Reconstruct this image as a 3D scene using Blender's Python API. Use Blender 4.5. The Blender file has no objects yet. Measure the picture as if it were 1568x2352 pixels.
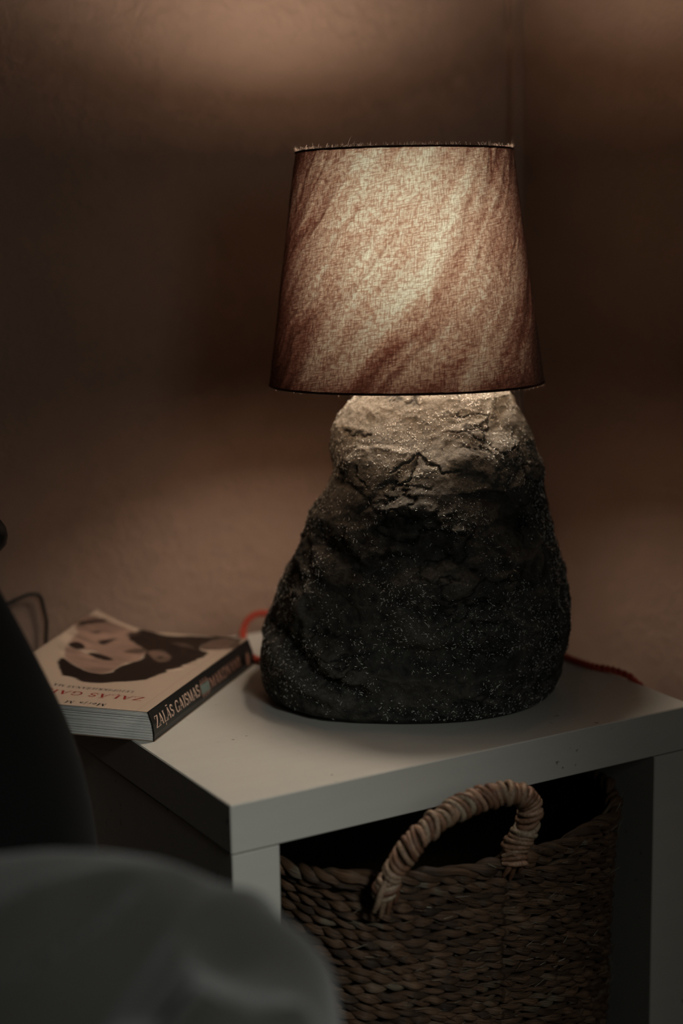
import bpy, math, random
import numpy as np
from mathutils import Vector, Matrix

random.seed(7); RNG = np.random.default_rng(11)
SC = bpy.context.scene; COL = SC.collection

# ------------------------------------------------------------ camera
CAMP = Vector((-0.5417, -1.1045, 0.4660))
F_PX, YAW, PITCH, ROLL = 4157.8, math.radians(30.0094), math.radians(11.6323), math.radians(-1.0143)
fw = Vector((math.sin(YAW)*math.cos(PITCH), math.cos(YAW)*math.cos(PITCH), -math.sin(PITCH)))
rt = Vector((math.cos(YAW), -math.sin(YAW), 0)); up = rt.cross(fw)
cr, sr = math.cos(ROLL), math.sin(ROLL)
rt, up = cr*rt + sr*up, -sr*rt + cr*up
cam = bpy.data.cameras.new('camera'); camo = bpy.data.objects.new('camera', cam); COL.objects.link(camo)
camo.matrix_world = Matrix(((rt.x, up.x, -fw.x, CAMP.x), (rt.y, up.y, -fw.y, CAMP.y), (rt.z, up.z, -fw.z, CAMP.z), (0, 0, 0, 1)))
cam.sensor_fit = 'HORIZONTAL'; cam.sensor_width = 24.0; cam.lens = 24.0*F_PX/1568
cam.clip_start = 0.02; cam.clip_end = 50
cam.dof.use_dof = True; cam.dof.focus_distance = 1.43; cam.dof.aperture_fstop = 2.2
SC.camera = camo

# ------------------------------------------------------------ world, lights, exposure
w = bpy.data.worlds.new('room_dusk'); SC.world = w; w.use_nodes = True
w.node_tree.nodes['Background'].inputs[0].default_value = (0.55, 0.62, 0.6, 1)
w.node_tree.nodes['Background'].inputs[1].default_value = 0.0015

def area(name, loc, tgt, size, power, col):
    l = bpy.data.lights.new(name, 'AREA'); l.shape = 'RECTANGLE'; l.size, l.size_y = size; l.energy = power; l.color = col
    o = bpy.data.objects.new(name, l); COL.objects.link(o); o.location = loc
    o.rotation_euler = (Vector(tgt)-Vector(loc)).to_track_quat('-Z', 'Y').to_euler(); return o
# added cool fill spot aimed at the cabinet front, its source is invented
dl = bpy.data.lights.new('cabinet_fill', 'SPOT'); dl.energy = 54; dl.color = (.97, 1.0, .95); dl.spot_size = math.radians(24); dl.spot_blend = 1.0; dl.shadow_soft_size = .12
dlo = bpy.data.objects.new('cabinet_fill', dl); COL.objects.link(dlo); dlo.location = (-.03, -1.72, 1.05)
dlo.rotation_euler = (Vector((-.075, 0, -.16))-Vector(dlo.location)).to_track_quat('-Z', 'Y').to_euler()
area('front_fill', (-0.05, -2.6, 1.15), (0.2, 0.0, 0.0), (0.7, 0.9), 3.6, (0.97, 1.0, 0.93))  # weak fill added behind the camera, no window stands there
BULB_L = 114.0
SC.view_settings.view_transform = 'Standard'; SC.view_settings.look = 'None'
SC.view_settings.exposure = 0.0; SC.view_settings.gamma = 1.0; SC.view_settings.use_curve_mapping = False
SC.cycles.sample_clamp_indirect = 4.0; SC.cycles.max_bounces = 8
SC.cycles.use_denoising = True

# ------------------------------------------------------------ helpers
def tag(o, label=None, cat=None, group=None, kind=None):
    if label: o['label'] = label
    if cat: o['category'] = cat
    if group: o['group'] = group
    if kind: o['kind'] = kind
    return o
def empty(name, loc, label, cat, group=None):
    o = bpy.data.objects.new(name, None); COL.objects.link(o); o.location = loc; o.empty_display_size = .05
    return tag(o, label, cat, group)
def link(name, me, parent=None, mat=None):
    o = bpy.data.objects.new(name, me); COL.objects.link(o)
    if mat and not me.materials: me.materials.append(mat)
    if parent is not None:
        o.parent = parent
    return o
def mesh(name, v, f, mat=None, parent=None, smooth=False, attrs=None):
    me = bpy.data.meshes.new(name)
    v = np.asarray(v, dtype=np.float32)
    if isinstance(f, np.ndarray):
        n, k = f.shape
        me.vertices.add(len(v)); me.vertices.foreach_set('co', v.ravel())
        me.loops.add(n*k); me.loops.foreach_set('vertex_index', f.astype(np.int32).ravel())
        me.polygons.add(n); me.polygons.foreach_set('loop_start', np.arange(0, n*k, k, dtype=np.int32))
        me.update(calc_edges=True)
    else:
        me.from_pydata(v.tolist(), [], f)
    if smooth: me.polygons.foreach_set('use_smooth', [True]*len(me.polygons))
    if attrs:
        for nm, a in attrs.items():
            a = np.asarray(a, dtype=np.float32)
            if a.ndim == 1:
                at = me.attributes.new(nm, 'FLOAT', 'POINT'); at.data.foreach_set('value', a)
            elif a.shape[1] == 2:
                at = me.attributes.new(nm, 'FLOAT2', 'POINT'); at.data.foreach_set('vector', a.ravel())
            else:
                at = me.attributes.new(nm, 'FLOAT_VECTOR', 'POINT'); at.data.foreach_set('vector', a.ravel())
    me.validate()
    if mat: me.materials.append(mat)
    return link(name, me, parent)

def vnoise(p, seed=0):
    """value noise, p (...,3) -> (...) in -1..1"""
    p = np.asarray(p, dtype=np.float64); i = np.floor(p).astype(np.int64); f = p-i; f = f*f*f*(f*(f*6-15)+10)
    def h(x, y, z):
        n = (x*374761393 + y*668265263 + z*2147483647 + seed*974711) & 0xffffffff
        n = ((n ^ (n >> 13))*1274126177) & 0xffffffff; n = n ^ (n >> 16)
        return (n & 0xffffff)/float(0xffffff)*2-1
    r = 0
    for dx in (0, 1):
        for dy in (0, 1):
            for dz in (0, 1):
                wt = (f[..., 0] if dx else 1-f[..., 0])*(f[..., 1] if dy else 1-f[..., 1])*(f[..., 2] if dz else 1-f[..., 2])
                r = r + wt*h(i[..., 0]+dx, i[..., 1]+dy, i[..., 2]+dz)
    return r
def fbm(p, o=4, seed=0, g=.5):
    a, s, r = 1.0, 0, 0; p = np.asarray(p, float)
    for k in range(o):
        r = r + a*vnoise(p*2**k+13.7*k, seed+k); s += a; a *= g
    return r/s
def smooth01(x, a, b):
    t = np.clip((x-a)/(b-a), 0, 1); return t*t*(3-2*t)

def box_vf(x0, x1, y0, y1, z0, z1, bev=0.0008):
    """box with chamfered edges"""
    V, F = [], []
    b = bev
    xs, ys, zs = (x0, x1), (y0, y1), (z0, z1)
    idx = {}
    for i in (0, 1):
        for j in (0, 1):
            for k in (0, 1):
                sx, sy, sz = (1 if i == 0 else -1), (1 if j == 0 else -1), (1 if k == 0 else -1)
                c = (xs[i], ys[j], zs[k])
                idx[i, j, k, 'x'] = len(V); V.append((c[0], c[1]+sy*b, c[2]+sz*b))
                idx[i, j, k, 'y'] = len(V); V.append((c[0]+sx*b, c[1], c[2]+sz*b))
                idx[i, j, k, 'z'] = len(V); V.append((c[0]+sx*b, c[1]+sy*b, c[2]))
    for i in (0, 1): F.append([idx[i, 0, 0, 'x'], idx[i, 1, 0, 'x'], idx[i, 1, 1, 'x'], idx[i, 0, 1, 'x']])
    for j in (0, 1): F.append([idx[0, j, 0, 'y'], idx[1, j, 0, 'y'], idx[1, j, 1, 'y'], idx[0, j, 1, 'y']])
    for k in (0, 1): F.append([idx[0, 0, k, 'z'], idx[1, 0, k, 'z'], idx[1, 1, k, 'z'], idx[0, 1, k, 'z']])
    for i in (0, 1):
        for j in (0, 1): F.append([idx[i, j, 0, 'x'], idx[i, j, 1, 'x'], idx[i, j, 1, 'y'], idx[i, j, 0, 'y']])
        for k in (0, 1): F.append([idx[i, 0, k, 'x'], idx[i, 1, k, 'x'], idx[i, 1, k, 'z'], idx[i, 0, k, 'z']])
    for j in (0, 1):
        for k in (0, 1): F.append([idx[0, j, k, 'y'], idx[1, j, k, 'y'], idx[1, j, k, 'z'], idx[0, j, k, 'z']])
    for key in [(i, j, k) for i in (0, 1) for j in (0, 1) for k in (0, 1)]:
        F.append([idx[key+('x',)], idx[key+('y',)], idx[key+('z',)]])
    return V, F
def fixn(o):
    import bmesh
    bm = bmesh.new(); bm.from_mesh(o.data); bmesh.ops.recalc_face_normals(bm, faces=bm.faces); bm.to_mesh(o.data); bm.free(); return o
def box(name, x0, x1, y0, y1, z0, z1, mat, parent=None, bev=0.0008):
    V, F = box_vf(x0, x1, y0, y1, z0, z1, bev); return fixn(mesh(name, V, F, mat, parent))

def tube_vf(P, r, sides=8, closed=False, cap=True, flat=1.0, twist=0.0):
    P = np.asarray(P, float); n = len(P)
    if closed: T = np.roll(P, -1, 0)-np.roll(P, 1, 0)
    else: T = np.gradient(P, axis=0)
    T /= np.linalg.norm(T, axis=1)[:, None]+1e-12
    ref = np.array([0, 0, 1.0]) if abs(T[:, 2]).mean() < .8 else np.array([1.0, 0, 0])
    N = np.empty_like(T); a = ref - T[0]*np.dot(ref, T[0]); a /= np.linalg.norm(a)+1e-12
    for i in range(n):
        a = a - T[i]*np.dot(a, T[i]); a /= np.linalg.norm(a)+1e-12; N[i] = a
    if closed:  # close with fixed reference frame
        N = ref[None]-T*(T@ref)[:, None]; N /= np.linalg.norm(N, axis=1)[:, None]+1e-12
    B = np.cross(T, N)
    ang = np.linspace(0, 2*np.pi, sides, endpoint=False)
    rr = np.broadcast_to(np.asarray(r, float), (n,))[:, None, None]
    V = P[:, None]+rr*(np.cos(ang)[None, :, None]*N[:, None]*flat+np.sin(ang)[None, :, None]*B[:, None])
    V = V.reshape(-1, 3)
    i = np.arange(n if closed else n-1)[:, None]; j = np.arange(sides)[None]
    a0 = i*sides+j; a1 = i*sides+(j+1) % sides; b0 = ((i+1) % n)*sides+j; b1 = ((i+1) % n)*sides+(j+1) % sides
    F = np.stack([a0, b0, b1, a1], -1).reshape(-1, 4).astype(int)
    return V, F
def join(parts):
    Vs, Fs, o = [], [], 0
    for V, F in parts:
        Vs.append(V); Fs.append(np.asarray(F)+o); o += len(V)
    return np.concatenate(Vs), np.concatenate(Fs)
def spline(P, n):
    P = np.asarray(P, float); Q = np.vstack([2*P[0]-P[1], P, 2*P[-1]-P[-2]])
    d = np.r_[0, np.cumsum(np.linalg.norm(np.diff(P, axis=0), axis=1))]
    out = []
    for s in np.linspace(0, d[-1], n):
        k = min(max(np.searchsorted(d, s, 'right')-1, 0), len(P)-2); t = (s-d[k])/(d[k+1]-d[k])
        p0, p1, p2, p3 = Q[k], Q[k+1], Q[k+2], Q[k+3]
        out.append(.5*((2*p1)+(-p0+p2)*t+(2*p0-5*p1+4*p2-p3)*t*t+(-p0+3*p1-3*p2+p3)*t**3))
    return np.array(out)

# ------------------------------------------------------------ materials
class NT:
    def __init__(s, name, rough=.6, spec=.3):
        s.m = bpy.data.materials.new(name); s.m.use_nodes = True; s.t = s.m.node_tree
        s.b = s.t.nodes['Principled BSDF']; s.out = s.t.nodes['Material Output']
        s.b.inputs['Roughness'].default_value = rough; s.b.inputs['Specular IOR Level'].default_value = spec
    def n(s, typ, **kw):
        nd = s.t.nodes.new(typ)
        for k, v in kw.items(): setattr(nd, k, v)
        return nd
    def l(s, a, b): s.t.links.new(a, b)
    def val(s, sock, v):
        if isinstance(v, (int, float, tuple, list)): sock.default_value = v
        else: s.l(v, sock)
    def noise(s, vec, scale, detail=4, rough=.55, dist=0):
        nd = s.n('ShaderNodeTexNoise'); s.val(nd.inputs['Vector'], vec); nd.inputs['Scale'].default_value = scale
        nd.inputs['Detail'].default_value = detail; nd.inputs['Roughness'].default_value = rough; nd.inputs['Distortion'].default_value = dist
        return nd.outputs['Fac']
    def ramp(s, fac, stops):
        nd = s.n('ShaderNodeValToRGB'); s.l(fac, nd.inputs[0]); e = nd.color_ramp.elements
        while len(e) < len(stops): e.new(.5)
        for el, (p, c) in zip(e, stops):
            el.position = p; el.color = (c, c, c, 1) if isinstance(c, (int, float)) else tuple(c)+(1,)
        return nd.outputs[0]
    def mix(s, fac, a, b, typ='MIX'):
        nd = s.n('ShaderNodeMix', data_type='RGBA', blend_type=typ)
        s.val(nd.inputs[0], fac)
        s.val(nd.inputs[6], a+(1,) if isinstance(a, tuple) and len(a) == 3 else a)
        s.val(nd.inputs[7], b+(1,) if isinstance(b, tuple) and len(b) == 3 else b)
        return nd.outputs[2]
    def math(s, op, a, b=0.0, clamp=False):
        nd = s.n('ShaderNodeMath', operation=op, use_clamp=clamp); s.val(nd.inputs[0], a); s.val(nd.inputs[1], b); return nd.outputs[0]
    def bump(s, h, strength, dist=.001, normal=None):
        nd = s.n('ShaderNodeBump'); s.l(h, nd.inputs['Height']); nd.inputs['Strength'].default_value = strength
        nd.inputs['Distance'].default_value = dist
        if normal is not None: s.l(normal, nd.inputs['Normal'])
        return nd.outputs[0]
    def coord(s, kind='Object'): return s.n('ShaderNodeTexCoord').outputs[kind]
    def geo(s, k='Position'): return s.n('ShaderNodeNewGeometry').outputs[k]
    def attr(s, nm, k='Fac'):
        nd = s.n('ShaderNodeAttribute'); nd.attribute_name = nm; return nd.outputs[k]
    def scale(s, vec, sc, rot=(0, 0, 0)):
        nd = s.n('ShaderNodeMapping'); s.val(nd.inputs[0], vec); nd.inputs['Scale'].default_value = sc; nd.inputs['Rotation'].default_value = rot
        return nd.outputs[0]
    def base(s, c): s.val(s.b.inputs['Base Color'], c+(1,) if isinstance(c, tuple) and len(c) == 3 else c)
    def norm(s, n): s.l(n, s.b.inputs['Normal'])

def m_plain(name, col, rough=.6, spec=.3, var=.12, nscale=60, bump=.15, metal=0):
    t = NT(name, rough, spec); t.b.inputs['Metallic'].default_value = metal
    p = t.geo(); nz = t.noise(p, nscale)
    d = tuple(c*(1-var) for c in col); u = tuple(min(1, c*(1+var)) for c in col)
    t.base(t.mix(nz, d, u))
    if bump: t.norm(t.bump(t.noise(p, nscale*8, 3), bump, .0004))
    return t.m

# painted plaster wall
t = NT('wall_plaster', .85, .15); p = t.geo()
big = t.noise(p, 5, 3); fine = t.noise(p, 210, 5, .6); mid = t.noise(p, 75, 4, .55, .4)
t.base(t.mix(t.ramp(big, [(.35, 0.), (.65, 1.)]), (.250, .170, .130), (.29, .20, .155)))
hb = t.math('ADD', t.math('MULTIPLY', t.ramp(mid, [(.42, 0.), (.62, 1.)]), .8), t.math('MULTIPLY', fine, .5))
t.norm(t.bump(hb, .5, .0016)); M_WALL = t.m
# cabinet foil
t = NT('white_foil_board', .42, .35); p = t.geo()
ch = t.noise(p, 95, 2, .5); ch2 = t.noise(p, 17, 3); sm = t.noise(t.scale(p, (9, 60, 60)), 1, 3)
spot = t.math('MULTIPLY', t.ramp(ch, [(.68, 0.), (.71, 1.)]), t.ramp(ch2, [(.52, 0.), (.6, 1.)]))
c = t.mix(t.math('MULTIPLY', t.ramp(sm, [(.35, 0.), (.7, 1.)]), .35), (.47, .455, .41), (.41, .395, .355))
c = t.mix(t.math('MULTIPLY', spot, .75), c, (.12, .10, .08)); t.base(c)
t.norm(t.bump(t.noise(p, 900, 2), .05, .0002)); M_FOIL = t.m
M_EDGE = m_plain('board_seam_dark', (.10, .09, .075), .8, .1)
# dark carpeted floor
M_FLOOR = m_plain('dark_floorboard', (.10, .07, .05), .6, .3, .25, 20)
M_CEIL = m_plain('low_bounce_ceiling', (.05, .04, .032), .7, .2)  # unseen ceiling, made dark to cut lamp bounce onto the walls
# stone
t = NT('dark_cast_stone', .9, .12); p = t.geo()
pale_mask = t.attr('pale_mask'); cav = t.attr('cav')
n1 = t.noise(p, 38, 5, .6); n2 = t.noise(p, 420, 4, .65); n3 = t.noise(p, 120, 5, .6)
dk = t.mix(t.ramp(n3, [(.3, 0.), (.7, 1.)]), (.013, .0127, .0115), (.066, .064, .056))
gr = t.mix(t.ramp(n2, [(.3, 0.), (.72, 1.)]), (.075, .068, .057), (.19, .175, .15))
c = t.mix(t.math('MULTIPLY', pale_mask, t.ramp(n1, [(.25, .55), (.6, 1.)])), dk, gr)
vo = t.n('ShaderNodeTexVoronoi', feature='F1'); t.l(p, vo.inputs['Vector']); vo.inputs['Scale'].default_value = 520
sp = t.math('MULTIPLY', t.ramp(vo.outputs['Distance'], [(.10, 1.), (.2, 0.)]), t.ramp(t.noise(p, 60, 3), [(.44, 0.), (.6, 1.)]))
sepc = t.n('ShaderNodeSeparateColor'); t.l(vo.outputs['Color'], sepc.inputs[0])
sp = t.math('MULTIPLY', sp, t.ramp(sepc.outputs[0], [(.55, 0.), (.6, 1.)]))
c = t.mix(t.math('MULTIPLY', sp, .8), c, (.42, .41, .36))
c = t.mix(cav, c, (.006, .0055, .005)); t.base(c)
hb = t.math('ADD', t.math('MULTIPLY', n2, .5), t.math('MULTIPLY', t.noise(p, 1300, 3, .7), .35))
t.norm(t.bump(t.math('ADD', hb, n3), 1.0, .0026)); M_STONE = t.m
M_FIBRE = m_plain('pale_fibre', (.93, .92, .86), .8, .2, .1, 100, 0)
# lampshade cloth: thin cloth lit from within, thick slubs let less light through
t = NT('linen_shade'); uvv = t.attr('cloth', 'Vector'); th = t.attr('thick'); skn = t.attr('skew', 'Vector')
a = t.noise(t.scale(skn, (820, 150, 1)), 1, 3, .6); b = t.noise(t.scale(skn, (130, 900, 1), (0, 0, 0)), 1, 3, .6)
bl = t.noise(t.scale(skn, (290, 290, 1)), 1, 2, .5)
wv = t.math('MULTIPLY', t.ramp(a, [(.33, .20), (.58, 1.)]), t.ramp(b, [(.33, .20), (.58, 1.)]))
wv = t.math('MULTIPLY', wv, t.ramp(bl, [(.34, .38), (.48, 1.)]))
lw = t.n('ShaderNodeLayerWeight'); lw.inputs[0].default_value = .5
face = t.math('POWER', t.math('SUBTRACT', 1.0, lw.outputs['Facing'], True), 1.2)
thin = t.math('MULTIPLY', t.math('MULTIPLY', th, t.math('ADD', t.math('MULTIPLY', face, .78), .22)), t.math('ADD', t.math('MULTIPLY', wv, .60), .40), True)
tc = t.ramp(thin, [(0., (.0008, .0002, .0001)), (.25, (.0105, .0040, .0027)), (.5, (.026, .0185, .0135)), (.9, (.040, .0455, .0385))])
tr = t.n('ShaderNodeBsdfTranslucent'); t.l(tc, tr.inputs[0])
dif = t.n('ShaderNodeBsdfDiffuse'); t.l(t.mix(t.geo('Backfacing'), t.mix(wv, (.05, .026, .020), (.13, .085, .065)), (.55, .46, .38)), dif.inputs[0]); dif.inputs[1].default_value = .8
nb = t.bump(wv, .35, .0008); t.l(nb, dif.inputs['Normal'])
ab = t.n('ShaderNodeBsdfTranslucent'); ab.inputs[0].default_value = (0, 0, 0, 1)
mx = t.n('ShaderNodeMixShader'); t.l(face, mx.inputs[0]); t.l(ab.outputs[0], mx.inputs[1]); t.l(tr.outputs[0], mx.inputs[2])
ad = t.n('ShaderNodeAddShader'); t.l(mx.outputs[0], ad.inputs[0]); t.l(dif.outputs[0], ad.inputs[1])
t.l(ad.outputs[0], t.out.inputs['Surface']); M_SHADE = t.m
M_RIM = m_plain('shade_rim_binding', (.05, .022, .016), .8, .1, .3, 400, .2)
M_FRAY = m_plain('frayed_thread', (.13, .095, .075), .8, .1, .2, 300, 0)
M_METAL = m_plain('dull_steel', (.45, .43, .4), .35, .5, .1, 50, 0, 1.0)
M_SOCKET = m_plain('black_socket', (.02, .02, .02), .4, .4, .1, 50, 0)
t = NT('lit_bulb'); t.b.inputs['Emission Color'].default_value = (1, .86, .71, 1); t.b.inputs['Emission Strength'].default_value = BULB_L; t.base((.8, .8, .8)); M_BULB = t.m
M_CORD = m_plain('red_braided_cloth', (.32, .040, .022), .7, .2, .35, 900, .3)
M_WIRE = m_plain('dark_cable', (.02, .018, .016), .5, .3)
# basket
t = NT('seagrass', .55, .35); oi = t.n('ShaderNodeObjectInfo'); p = t.geo(); tn = t.attr('tone')
c = t.ramp(tn, [(0., (.018, .011, .007)), (.35, (.075, .040, .020)), (.6, (.15, .080, .042)), (.85, (.16, .135, .092)), (1., (.36, .33, .25))])
fib = t.noise(t.scale(t.attr('strand', 'Vector'), (1, 1, 1)), 9, 4, .7)
c = t.mix(t.ramp(fib, [(.36, .8), (.58, 0.)]), c, (.012, .008, .005)); c = t.mix(t.ramp(fib, [(.60, 0.), (.78, .5)]), c, (.30, .26, .19)); t.base(c)
t.norm(t.bump(fib, .9, .0016)); M_GRASS = t.m
t = NT('handle_grass', .55, .35); oi = t.n('ShaderNodeObjectInfo'); p = t.geo()
c = t.ramp(oi.outputs['Random'], [(0., (.12, .055, .030)), (.35, (.24, .13, .075)), (.7, (.27, .22, .15)), (1., (.36, .20, .125))])
fib = t.noise(t.scale(p, (900, 150, 400)), 1, 3, .6)
c = t.mix(t.ramp(fib, [(.35, .6), (.6, 0.)]), c, (.05, .025, .015)); t.base(c); t.norm(t.bump(fib, .5, .0008)); M_HANDLE = t.m
M_LINER = m_plain('dark_basket_liner', (.030, .020, .012), .9, .1)  # dark lining behind the weave, also the handle core
# book
M_PAPER = m_plain('page_paper', (.52, .51, .48), .85, .1, .14, 120, .1)
M_PAPER2 = m_plain('page_paper_grey', (.36, .355, .335), .85, .1, .14, 120, .1)
t = NT('cover_print', .45, .2); t.base(t.attr('tint', 'Vector')); M_COVER = t.m
M_BLACKCOVER = m_plain('spine_black', (.010, .0095, .009), .42, .4, .2, 300, .03)
M_BACK = m_plain('back_cover_tan', (.28, .20, .145), .5, .3)
M_INKRED = m_plain('ink_red', (.20, .012, .010), .5, .3, .1, 50, 0)
M_INKDARK = m_plain('ink_dark', (.02, .018, .016), .5, .3, .1, 50, 0)
M_PINK = m_plain('ink_pink', (.36, .19, .14), .5, .3, .1, 50, 0)
M_SPINEWHITE = m_plain('ink_pale', (.50, .35, .27), .5, .3, .1, 50, 0)
M_TEAL = m_plain('ink_teal', (.13, .17, .15), .5, .3, .3, 400, 0)
# textiles
def m_cloth(name, lo, hi, fuzz=.25):
    t = NT(name, .95, .1); p = t.geo()
    t.base(t.mix(t.noise(p, 14, 4), lo, hi)); t.norm(t.bump(t.noise(p, 700, 3, .6), .4, .0008))
    t.b.inputs['Sheen Weight'].default_value = fuzz; t.b.inputs['Sheen Roughness'].default_value = .6
    return t.m
M_DUVET = m_cloth('washed_grey_linen', (.026, .025, .0215), (.042, .040, .035))
M_PILLOW = m_cloth('black_cotton', (.0025, .0025, .0023), (.004, .004, .0037), .03)
M_SHEET = m_cloth('dark_sheet', (.03, .03, .028), (.045, .044, .04))
M_BLACKMETAL = m_plain('black_bed_metal', (.006, .006, .006), .5, .2, .1, 50, 0)

# ------------------------------------------------------------ the setting
ZF = -0.77; YW = 0.4235; XW = 0.5525; XL = -2.6; YB = -3.2; ZC = 1.75
def plane_grid(name, o, a, b, na, nb, mat, thick):
    """wall as slab"""
    pass
def slab(name, x0, x1, y0, y1, z0, z1, mat):
    o = box(name, x0, x1, y0, y1, z0, z1, mat, None, .0001); return tag(o, kind='structure')
slab('wall_back', XL, XW+.1, YW, YW+.1, ZF, ZC, M_WALL)
slab('wall_right', XW, XW+.1, YB, YW, ZF, ZC, M_WALL)
slab('floor', XL, XW+.1, YB, YW+.1, ZF-.05, ZF, M_FLOOR)
slab('ceiling', XL, XW+.1, YB, YW+.1, ZC, ZC+.05, M_CEIL)
# shallow plastered chase in the corner: the small vertical step seen beside the corner line
slab('trim_1', XW-.012, XW, YW-.012, YW, ZF, ZC, M_WALL)

# ------------------------------------------------------------ white cube cabinet
W_, D_, T_ = .4306, .4035, .038
cab = empty('cabinet', (W_/2, D_/2, ZF), 'white open cube cabinet holding the woven basket, under the stone lamp', 'cabinet')
box('top_board', 0, W_, 0, D_, -T_+.0003, 0, M_FOIL, cab, .0009)
box('side_panel', 0.0006, .0395, .0006, D_-.0006, ZF+.038, -T_-.0003, M_FOIL, cab)
box('side_panel', W_-.0395, W_-.0006, .0006, D_-.0006, ZF+.038, -T_-.0003, M_FOIL, cab)
box('bottom_board', 0, W_, 0, D_, ZF, ZF+.0377, M_FOIL, cab)
box('shelf', .0395, W_-.0395, .001, D_-.001, -.3890, -.3735, M_FOIL, cab)
# dark glue line between top and panels
for x0, x1 in ((.0015, .0385), (W_-.0385, W_-.0015)):
    box('seam', x0, x1, .0012, D_-.002, -T_-.0006, -T_+.0006, M_EDGE, cab, .0001)

# ------------------------------------------------------------ stone table lamp
LX, LY = .262, .180
AZ = np.array([.53043787, .84772382, 0]); LAT = np.array([AZ[1], -AZ[0], 0]); LC = np.array([LX, LY, 0])
lamp = empty('table_lamp', (LX, LY, 0), 'table lamp with a dark stone body and a glowing linen shade, on the cabinet', 'lamp')
Lp = [(-.118, 0), (-.1225, .006), (-.124, .0293), (-.1211, .0528), (-.1138, .0722), (-.1031, .0954), (-.0939, .1184), (-.0871, .1394), (-.0803, .1584), (-.0677, .1734), (-.0595, .1884), (-.0626, .2091), (-.0592, .2334), (-.0498, .2463), (-.0378, .2572), (-.026, .266)]
Rp = [(.124, 0), (.1285, .004), (.1332, .0155), (.1386, .0506), (.1395, .0777), (.1353, .0931), (.1325, .1161), (.1261, .1429), (.12, .1732), (.1173, .1958), (.1087, .2183), (.0988, .2407), (.092, .2574), (.070, .270)]
Fp = [(.110, 0), (.119, .006), (.124, .04), (.120, .09), (.114, .13), (.106, .165), (.099, .188), (.084, .212), (.066, .235), (.052, .257), (.036, .268)]
Bp = [(.100, 0), (.112, .006), (.116, .04), (.110, .10), (.098, .15), (.085, .2), (.065, .24), (.05, .262), (.035, .270)]
HT = .272
def prof(P, z):
    P = np.array(P); return np.interp(z, P[:, 1], P[:, 0])
def stone_point(th, h):
    """th angle (0 = right/LAT, pi/2 = towards the back), h 0..1 going up then over the top"""
    zz = np.clip(h/.86, 0, 1)*.262
    cap = np.clip((h-.86)/.14, 0, 1)
    z = zz+(HT-.262)*np.sin(cap*np.pi/2)
    shrink = np.where(h > .86, np.cos(cap*np.pi/2), 1)
    l, r, f, b = prof(Lp, zz), prof(Rp, zz), prof(Fp, zz), prof(Bp, zz)
    cx = (l+r)/2; hw = (r-l)/2
    c, s = np.cos(th), np.sin(th)
    b_ = np.where(s > 0, b, f); n = 2.25
    rr = (np.abs(c/hw)**n+np.abs(s/b_)**n)**(-1/n)
    return cx+rr*c*shrink, rr*s*shrink, z
NT_, NH = 760, 460
th = np.linspace(0, 2*np.pi, NT_, endpoint=False); hh = np.r_[np.linspace(0, .86, NH-80), np.linspace(.86, 1, 81)[1:]]
TH, HH = np.meshgrid(th, hh)
X, Y, Z = stone_point(TH, HH)
P0 = np.stack([X, Y, Z], -1)
# normals from grid
dU = np.roll(P0, -1, 1)-np.roll(P0, 1, 1); dV = np.gradient(P0, axis=0)
Nn = np.cross(dU, dV); Nn /= np.linalg.norm(Nn, axis=-1)[..., None]+1e-9
rad = P0*[1, 1, 0]; rad = rad/(np.linalg.norm(rad, axis=-1)[..., None]+1e-9)
Nn = np.where((np.sum(Nn*(rad+[0, 0, .3]), -1) < 0)[..., None], -Nn, Nn)
wp = P0+.012*np.stack([fbm(P0*22, 3, 5), fbm(P0*22, 3, 9), fbm(P0*22, 3, 15)], -1)
# broken plates: cells of random height with torn borders
seeds = P0.reshape(-1, 3)[RNG.choice(NT_*NH, 70, replace=False)]
off = RNG.uniform(-1, 1, 70)
flat = wp.reshape(-1, 3)*[1, 1, 1.25]; sd = seeds*[1, 1, 1.25]
d1 = np.full(len(flat), 9.); d2 = np.full(len(flat), 9.); ci = np.zeros(len(flat), int)
for k in range(70):
    d = np.linalg.norm(flat-sd[k], axis=1); m = d < d1
    d2 = np.where(m, d1, np.minimum(d2, d)); ci = np.where(m, k, ci); d1 = np.where(m, d, d1)
edge = (d2-d1).reshape(TH.shape); ofs = off[ci].reshape(TH.shape)
plate = ofs*smooth01(edge, 0, .010)*.0028
lum = fbm(P0*11, 3, 21)*.0070+fbm(P0*32, 3, 31)*.0017
ridg = (1-np.abs(fbm(P0*[26, 26, 34], 4, 41))*2.2).clip(0, 1)**5
crk = (1-np.abs(fbm(wp*[48, 48, 62]+3, 4, 77))*9).clip(0, 1)*smooth01(fbm(P0*18, 2, 3), .02, .3)
# individual ridges and ledges on the front (s, z) polylines
front = smooth01(-Y, .0, .04)
def seg(P, wd):
    r = np.full(X.shape, 9.)
    for (a, b), (c, d) in zip(P[:-1], P[1:]):
        ux, uz = c-a, d-b; t = np.clip(((X-a)*ux+(Z-b)*uz)/(ux*ux+uz*uz), 0, 1)
        r = np.minimum(r, np.hypot(X-a-t*ux, Z-b-t*uz))
    return np.exp(-(r/wd)**2)*front
jit = fbm(P0*90, 4, 91)*.007
X_, Z_ = X, Z; X = X+jit; Z = Z+fbm(P0*90, 4, 92)*.007
feat = 0
feat = feat + .0050*seg([(-.088, .098), (-.078, .064), (-.055, .045), (-.030, .034)], .006)     # long ridge running down from the left
feat = feat - .0070*seg([(-.105, .065), (-.080, .047), (-.056, .034), (-.040, .030)], .008)     # hollow below it
feat = feat + .0045*seg([(-.108, .054), (-.090, .038), (-.070, .028), (-.045, .020)], .007)     # raised slab
feat = feat - .0085*seg([(-.065, .140), (-.030, .128), (.005, .130), (.030, .140)], .010)       # deep hollow under the lit crown
feat = feat + .0060*seg([(-.025, .172), (.010, .178), (.030, .168), (.040, .150)], .009)        # lip
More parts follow.
